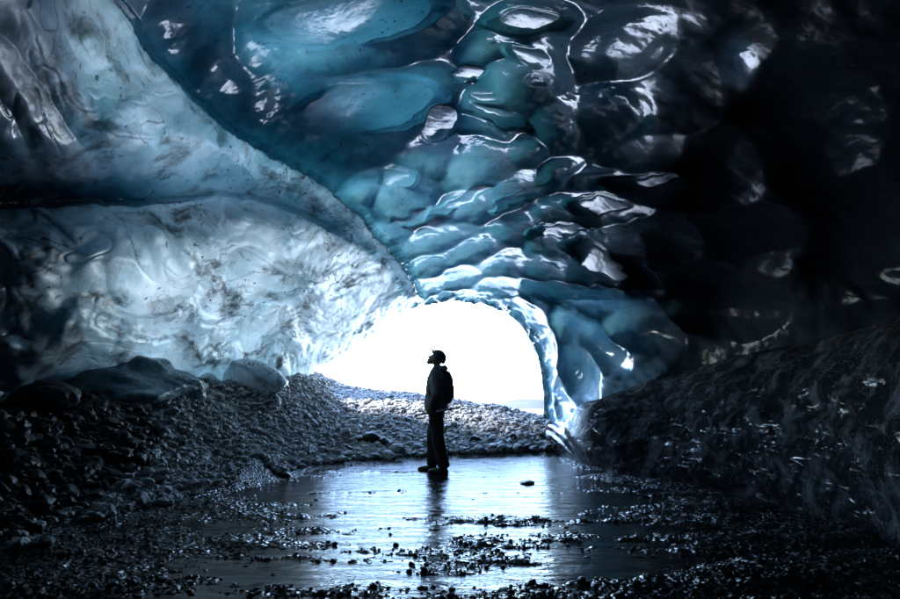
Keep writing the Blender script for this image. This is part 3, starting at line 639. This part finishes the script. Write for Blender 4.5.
# grit and pebbles of the wet flat
n = 60000
yy = 1/rs.uniform(1/9.8, 1/2.0, n); xx = rs.uniform(-1.0, 1.0, n)*yy*0.95; hh = ground_h(xx, yy)
m = (hh > -0.012) & (hh < 0.10) & (xx > -4) & (xx < 3.2) & (np.hypot(xx+0.20, yy-8.15) > 0.25)
xx, yy, hh = xx[m][:18000], yy[m][:18000], hh[m][:18000]
pr = np.clip(np.exp(rs.normal(math.log(0.0062), 0.55, len(xx))), 0.003, 0.026)
tag(merged('pebbles', xx, yy, hh+pr*0.2, pr, STONE_DARK, 10), 'black wet pebbles scattered over the flooded cave floor', 'pebbles', kind='stuff')

# ------------------------------------------------------------------ the person
def blob(bm, c, r):
    q = bmesh.ops.create_icosphere(bm, subdivisions=2, radius=1.0, matrix=Matrix.Translation(c) @ Matrix.Diagonal((*r, 1)))
def chain(bm, pts, rads, n=8):
    pts = [Vector(p) for p in pts]; rads = [Vector(r) if hasattr(r, '__len__') else Vector((r, r, r)) for r in rads]
    for k in range(len(pts)-1):
        for t in np.linspace(0, 1, n): blob(bm, pts[k].lerp(pts[k+1], t), rads[k].lerp(rads[k+1], t))
def remesh(name, bm, voxel, smooth=6):
    me = bpy.data.meshes.new(name+'_raw'); bm.to_mesh(me); bm.free()
    o = bpy.data.objects.new('tmp', me); COL.objects.link(o)
    md = o.modifiers.new('r', 'REMESH'); md.mode = 'VOXEL'; md.voxel_size = voxel; md.use_smooth_shade = True
    ms = o.modifiers.new('s', 'SMOOTH'); ms.iterations = smooth; ms.factor = 0.5
    dg = bpy.context.evaluated_depsgraph_get(); me2 = bpy.data.meshes.new_from_object(o.evaluated_get(dg)); me2.name = name
    bpy.data.objects.remove(o); bpy.data.meshes.remove(me)
    for p in me2.polygons: p.use_smooth = True
    me2.materials.clear(); return me2
SKIN = make_simple('skin', (0.36, 0.24, 0.18), 0.5, 0.15, 40)
JACKET = make_simple('jacket_cloth', (0.27, 0.26, 0.26), 0.8, 0.35, 14)
TROUSER = make_simple('trouser_cloth', (0.03, 0.031, 0.036), 0.75, 0.35, 14)
BOOT = make_simple('boot_leather', (0.012, 0.011, 0.011), 0.5, 0.3, 30)
HELM = make_simple('helmet_shell', (0.10, 0.11, 0.13), 0.35, 0.1, 20)
PACK = make_simple('pack_fabric', (0.07, 0.085, 0.12), 0.75, 0.3, 20)
METAL = make_simple('pole_metal', (0.6, 0.6, 0.62), 0.4, 0.2, 30, 0.6)
RUBBER = make_simple('black_rubber', (0.012, 0.012, 0.012), 0.7, 0.2, 30)
PX, PY = -0.20, 8.15; PZ = -0.015; YAW = math.radians(165)
person = empty('person', (PX, PY, PZ)); person.scale = (1.03,)*3; person.rotation_euler = (0, 0, YAW)
tag(person, 'person in dark jacket and helmet standing in the wet, looking up at the ice roof', 'person')
hipL, hipR = (-0.01, 0.10, 0.93), (0.0, -0.10, 0.93)
kneL, kneR = (-0.055, 0.12, 0.50), (0.085, -0.12, 0.50)
ankL, ankR = (-0.14, 0.125, 0.10), (0.095, -0.135, 0.10)
shL, shR = (-0.02, 0.185, 1.40), (-0.02, -0.185, 1.40)
elL, elR = (-0.07, 0.265, 1.13), (-0.05, -0.265, 1.13)
wrL, wrR = (0.01, 0.265, 0.955), (0.05, -0.26, 0.93)
headc = Vector((0.03, 0, 1.60)); tilt = Matrix.Rotation(math.radians(-40), 4, 'Y')          # chin up
def H(x, y, z): return headc+tilt.to_3x3() @ Vector((x, y, z))
bm = bmesh.new()
chain(bm, [(0, 0, 0.94), (-0.01, 0, 1.12), (-0.02, 0, 1.30), (-0.025, 0, 1.42)], [(.11, .155, .10), (.10, .14, .1), (.115, .165, .1), (.08, .13, .06)])
for hip, kne, ank in ((hipL, kneL, ankL), (hipR, kneR, ankR)):
    chain(bm, [hip, kne, ank], [0.085, 0.056, 0.04]); chain(bm, [ank, (ank[0]+0.02, ank[1], 0.045), (ank[0]+0.17, ank[1], 0.03)], [0.042, 0.042, 0.03], 6)
for sh, el, wr in ((shL, elL, wrL), (shR, elR, wrR)): chain(bm, [sh, el, wr], [0.055, 0.042, 0.028])
chain(bm, [(-0.03, 0, 1.42), (0.0, 0, 1.53)], [0.058, 0.052], 6)
blob(bm, H(-0.012, 0, 0.03), (0.098, 0.078, 0.102)); chain(bm, [H(0.035, 0, -0.03), H(0.058, 0, -0.085)], [(.055, .062, .06), (.032, .036, .028)], 5)
chain(bm, [H(0.088, 0, 0.02), H(0.112, 0, -0.022)], [0.011, 0.016], 5)                            # nose
blob(bm, H(0.092, 0, -0.052), (0.012, 0.024, 0.008)); blob(bm, H(0.09, 0, -0.066), (0.011, 0.02, 0.008))   # lips
for s in (-1, 1):
    blob(bm, H(0.072, s*0.032, 0.018), (0.014, 0.016, 0.010)); blob(bm, H(-0.01, s*0.08, -0.005), (0.022, 0.012, 0.034)); chain(bm, [H(0.084, s*0.012, 0.036), H(0.074, s*0.05, 0.036)], [0.011, 0.009], 4)
def hand(bm, wr, grip):
    w = Vector(wr); s = 1 if w.y > 0 else -1
    palm = w+Vector((0.02, 0, -0.06)); chain(bm, [w, palm], [(.026, .02, .03), (.036, .016, .036)], 5)
    if grip:                                        # closed round a pole lying along x at the palm's inner side
        for k in range(4):
            fx = palm.x+0.030-0.020*k; L = (0.9, 1.0, 0.95, 0.8)[k]
            a = Vector((fx, palm.y, palm.z-0.03)); b = a+Vector((0, -s*0.006, -0.026*L)); c = b+Vector((0, -s*0.026, -0.008)); e = c+Vector((0, -s*0.006, 0.022*L))
            chain(bm, [a, b, c, e], [0.0095, 0.009, 0.0085, 0.007], 5)
        t0 = palm+Vector((0.03, -s*0.008, 0.015)); chain(bm, [t0, t0+Vector((0.022, -s*0.018, -0.022)), t0+Vector((0.014, -s*0.034, -0.046))], [0.012, 0.010, 0.008], 5)
    else:
        for k in range(4):
            fx = palm.x+0.030-0.020*k; L = (0.9, 1.0, 0.95, 0.78)[k]
            a = Vector((fx, palm.y, palm.z-0.03)); b = a+Vector((0.006, -s*0.004, -0.036*L)); c = b+Vector((0.004, -s*0.016, -0.024*L)); e = c+Vector((0, -s*0.014, -0.010*L))
            chain(bm, [a, b, c, e], [0.0095, 0.009, 0.0085, 0.007], 5)
        t0 = palm+Vector((0.03, -s*0.006, 0.015)); chain(bm, [t0, t0+Vector((0.022, -s*0.008, -0.026)), t0+Vector((0.024, -s*0.014, -0.05))], [0.012, 0.010, 0.008], 5)
    return palm
palmL = hand(bm, wrL, True); palmR = hand(bm, wrR, False)
body = obj('body', remesh('body', bm, 0.0075, 3), SKIN, person)
# jacket: loose, hem below the hips, hood lying on the neck
bm = bmesh.new()
chain(bm, [(0.0, 0, 0.90), (0.0, 0, 1.02), (-0.005, 0, 1.2), (-0.02, 0, 1.33), (-0.03, 0, 1.425)], [(.178, .215, .05), (.174, .21, .08), (.168, .21, .09), (.158, .215, .08), (.10, .16, .05)], 7)
for sh, el, wr in ((shL, elL, wrL), (shR, elR, wrR)):
    w2 = Vector(wr)+Vector((0, 0, -0.005)); chain(bm, [sh, el, w2], [0.078, 0.062, 0.044], 9)
chain(bm, [(-0.085, -0.07, 1.475), (-0.115, 0, 1.48), (-0.085, 0.07, 1.475)], [0.045, 0.055, 0.045], 6)
chain(bm, [(0.03, -0.055, 1.47), (0.055, 0, 1.465), (0.03, 0.055, 1.47)], [0.035, 0.03, 0.035], 6)
chain(bm, [(-0.03, 0, 1.44), (-0.012, 0, 1.515)], [(.095, .10, .04), (.074, .074, .025)], 5)
jm = remesh('jacket', bm, 0.011, 4)
P = np.zeros(len(jm.vertices)*3); jm.vertices.foreach_get('co', P); P = P.reshape(-1, 3); nrm = np.zeros(len(P)*3); jm.vertices.foreach_get('normal', nrm); nrm = nrm.reshape(-1, 3)
P = P+nrm*(0.011*fbm(P*np.array([9, 9, 15]), 3, 120))[:, None]; jm.vertices.foreach_set('co', P.ravel())
jacket = obj('jacket', jm, JACKET, person)
bm = bmesh.new(); bmesh.ops.create_cube(bm, size=1.0, matrix=Matrix.Translation((0.142, 0, 1.15)) @ Matrix.Diagonal((0.012, 0.014, 0.44, 1)))
zm = bpy.data.meshes.new('zip'); bm.to_mesh(zm); bm.free(); obj('zip', zm, RUBBER, jacket)
bm = bmesh.new()
chain(bm, [(0, 0, 0.99), (0, 0, 0.88)], [(.118, .165, .06), (.12, .17, .08)], 5)
for hip, kne, ank in ((hipL, kneL, ankL), (hipR, kneR, ankR)): chain(bm, [hip, kne, (ank[0], ank[1], 0.13)], [(.118, .106, .1), (.098, .09, .08), (.094, .086, .045)], 11)
tm = remesh('trousers', bm, 0.011, 4)
P = np.zeros(len(tm.vertices)*3); tm.vertices.foreach_get('co', P); P = P.reshape(-1, 3); nrm = np.zeros(len(P)*3); tm.vertices.foreach_get('normal', nrm); nrm = nrm.reshape(-1, 3)
P = P+nrm*(0.012*fbm(P*np.array([9, 9, 16]), 3, 121))[:, None]; tm.vertices.foreach_set('co', P.ravel())
obj('trousers', tm, TROUSER, person)
for ank in (ankL, ankR):
    bm = bmesh.new(); x0, y0 = ank[0], ank[1]
    chain(bm, [(x0, y0, 0.17), (x0, y0, 0.07)], [(.058, .054, .03), (.06, .052, .05)], 5); chain(bm, [(x0-0.02, y0, 0.05), (x0+0.09, y0, 0.05), (x0+0.185, y0-0.01, 0.042)], [(.055, .05, .05), (.052, .05, .052), (.046, .048, .04)], 6)
    b = obj('boot', remesh('boot', bm, 0.009, 3), BOOT, person)
    bm = bmesh.new(); chain(bm, [(x0-0.025, y0, 0.012), (x0+0.08, y0, 0.012), (x0+0.19, y0-0.01, 0.014)], [(.056, .05, .014), (.054, .052, .014), (.048, .048, .013)], 6)
    obj('sole', remesh('sole', bm, 0.008, 1), RUBBER, b)
# helmet with rim, headlamp and chin strap
bm = bmesh.new(); bmesh.ops.create_uvsphere(bm, u_segments=28, v_segments=16, radius=1.0)
for v in list(bm.verts):
    if v.co.z < -0.30+0.28*max(0, v.co.x): bm.verts.remove(v)
for v in bm.verts:
    a = math.atan2(v.co.y, v.co.x); k = 1+0.025*math.cos(a*6)*max(0, v.co.z)
    v.co = Vector((v.co.x*0.128*k-0.014, v.co.y*0.112*k, v.co.z*0.122+0.060))
bmesh.ops.solidify(bm, geom=bm.faces[:], thickness=0.008)
hm = bpy.data.meshes.new('helmet'); bm.to_mesh(hm); bm.free(); hm.transform(Matrix.Translation(headc) @ tilt)
for p in hm.polygons: p.use_smooth = True
helm = obj('helmet', hm, HELM, person)
bm = bmesh.new(); chain(bm, [(0.106, 0, 0.088), (0.136, 0, 0.092)], [(.016, .028, .02), (.012, .022, .018)], 4)
lm = remesh('headlamp', bm, 0.005, 2); lm.transform(Matrix.Translation(headc) @ tilt); obj('headlamp', lm, RUBBER, helm)
bm = bmesh.new(); chain(bm, [(0.0, 0.088, 0.03), (0.03, 0.07, -0.07), (0.045, 0.0, -0.115), (0.03, -0.07, -0.07), (0.0, -0.088, 0.03)], [.006]*5, 12)
lm = remesh('chin_strap', bm, 0.004, 1); lm.transform(Matrix.Translation(headc) @ tilt); obj('chin_strap', lm, RUBBER, helm)
# backpack: worn, still a thing of its own
pack = empty('backpack', (PX, PY, PZ+1.03)); pack.scale = (1.03,)*3; pack.rotation_euler = (0, 0, YAW); tag(pack, 'slim dark backpack worn on the back of the standing person', 'backpack')
dz = Vector((0, 0, -1.0))
bm = bmesh.new(); chain(bm, [Vector((-0.175, 0, 1.02))+dz, Vector((-0.195, 0, 1.15))+dz, Vector((-0.19, 0, 1.30))+dz, Vector((-0.165, 0, 1.40))+dz], [(.052, .12, .05), (.060, .13, .08), (.058, .125, .07), (.045, .105, .05)], 7)
obj('pack_body', remesh('pack_body', bm, 0.009, 4), PACK, pack)
bm = bmesh.new(); chain(bm, [Vector((-0.232, 0, 1.08))+dz, Vector((-0.232, 0, 1.2))+dz], [(.03, .1, .04), (.03, .1, .04)], 6)
obj('pocket', remesh('pocket', bm, 0.008, 3), PACK, pack)
for s in (-1, 1):
    bm = bmesh.new(); chain(bm, [Vector((-0.15, s*0.085, 1.43))+dz, Vector((-0.03, s*0.10, 1.485))+dz, Vector((0.075, s*0.115, 1.40))+dz, Vector((0.112, s*0.12, 1.25))+dz, Vector((0.02, s*0.215, 1.06))+dz, Vector((-0.14, s*0.13, 1.03))+dz], [(.012, .022, .012)]*6, 12)
    obj('shoulder_strap', remesh('shoulder_strap', bm, 0.006, 2), RUBBER, pack)
# pole held level at the hip
grip = Vector((palmL.x, palmL.y-0.020, palmL.z-0.043))
Rz = Matrix.Rotation(YAW, 4, 'Z'); gw = Matrix.Translation((PX, PY, PZ)) @ Rz @ (grip*1.03)
pole = empty('walking_pole', gw); pole.rotation_euler = (0, math.radians(9), YAW); tag(pole, 'thin dark walking pole held level at hip height in the hand of the person', 'walking pole')
def rod(name, x0, x1, r0, r1, mat, par):
    bm = bmesh.new(); L = abs(x1-x0)
    bmesh.ops.create_cone(bm, cap_ends=True, segments=14, radius1=r0, radius2=r1, depth=L, matrix=Matrix.Translation(((x0+x1)/2, 0, 0)) @ Matrix.Rotation(math.pi/2 if x1 > x0 else -math.pi/2, 4, 'Y'))
    me = bpy.data.meshes.new(name); bm.to_mesh(me); bm.free()
    for p in me.polygons: p.use_smooth = len(p.vertices) == 4
    return obj(name, me, mat, par)
rod('handle', -0.10, 0.06, 0.0125, 0.0125, RUBBER, pole); rod('shaft', -0.10, -0.47, 0.0135, 0.0115, METAL, pole); rod('lower_shaft', 0.06, 0.19, 0.012, 0.0115, METAL, pole); rod('tip', 0.19, 0.225, 0.010, 0.004, RUBBER, pole); rod('collar', -0.30, -0.34, 0.0165, 0.0165, RUBBER, pole)
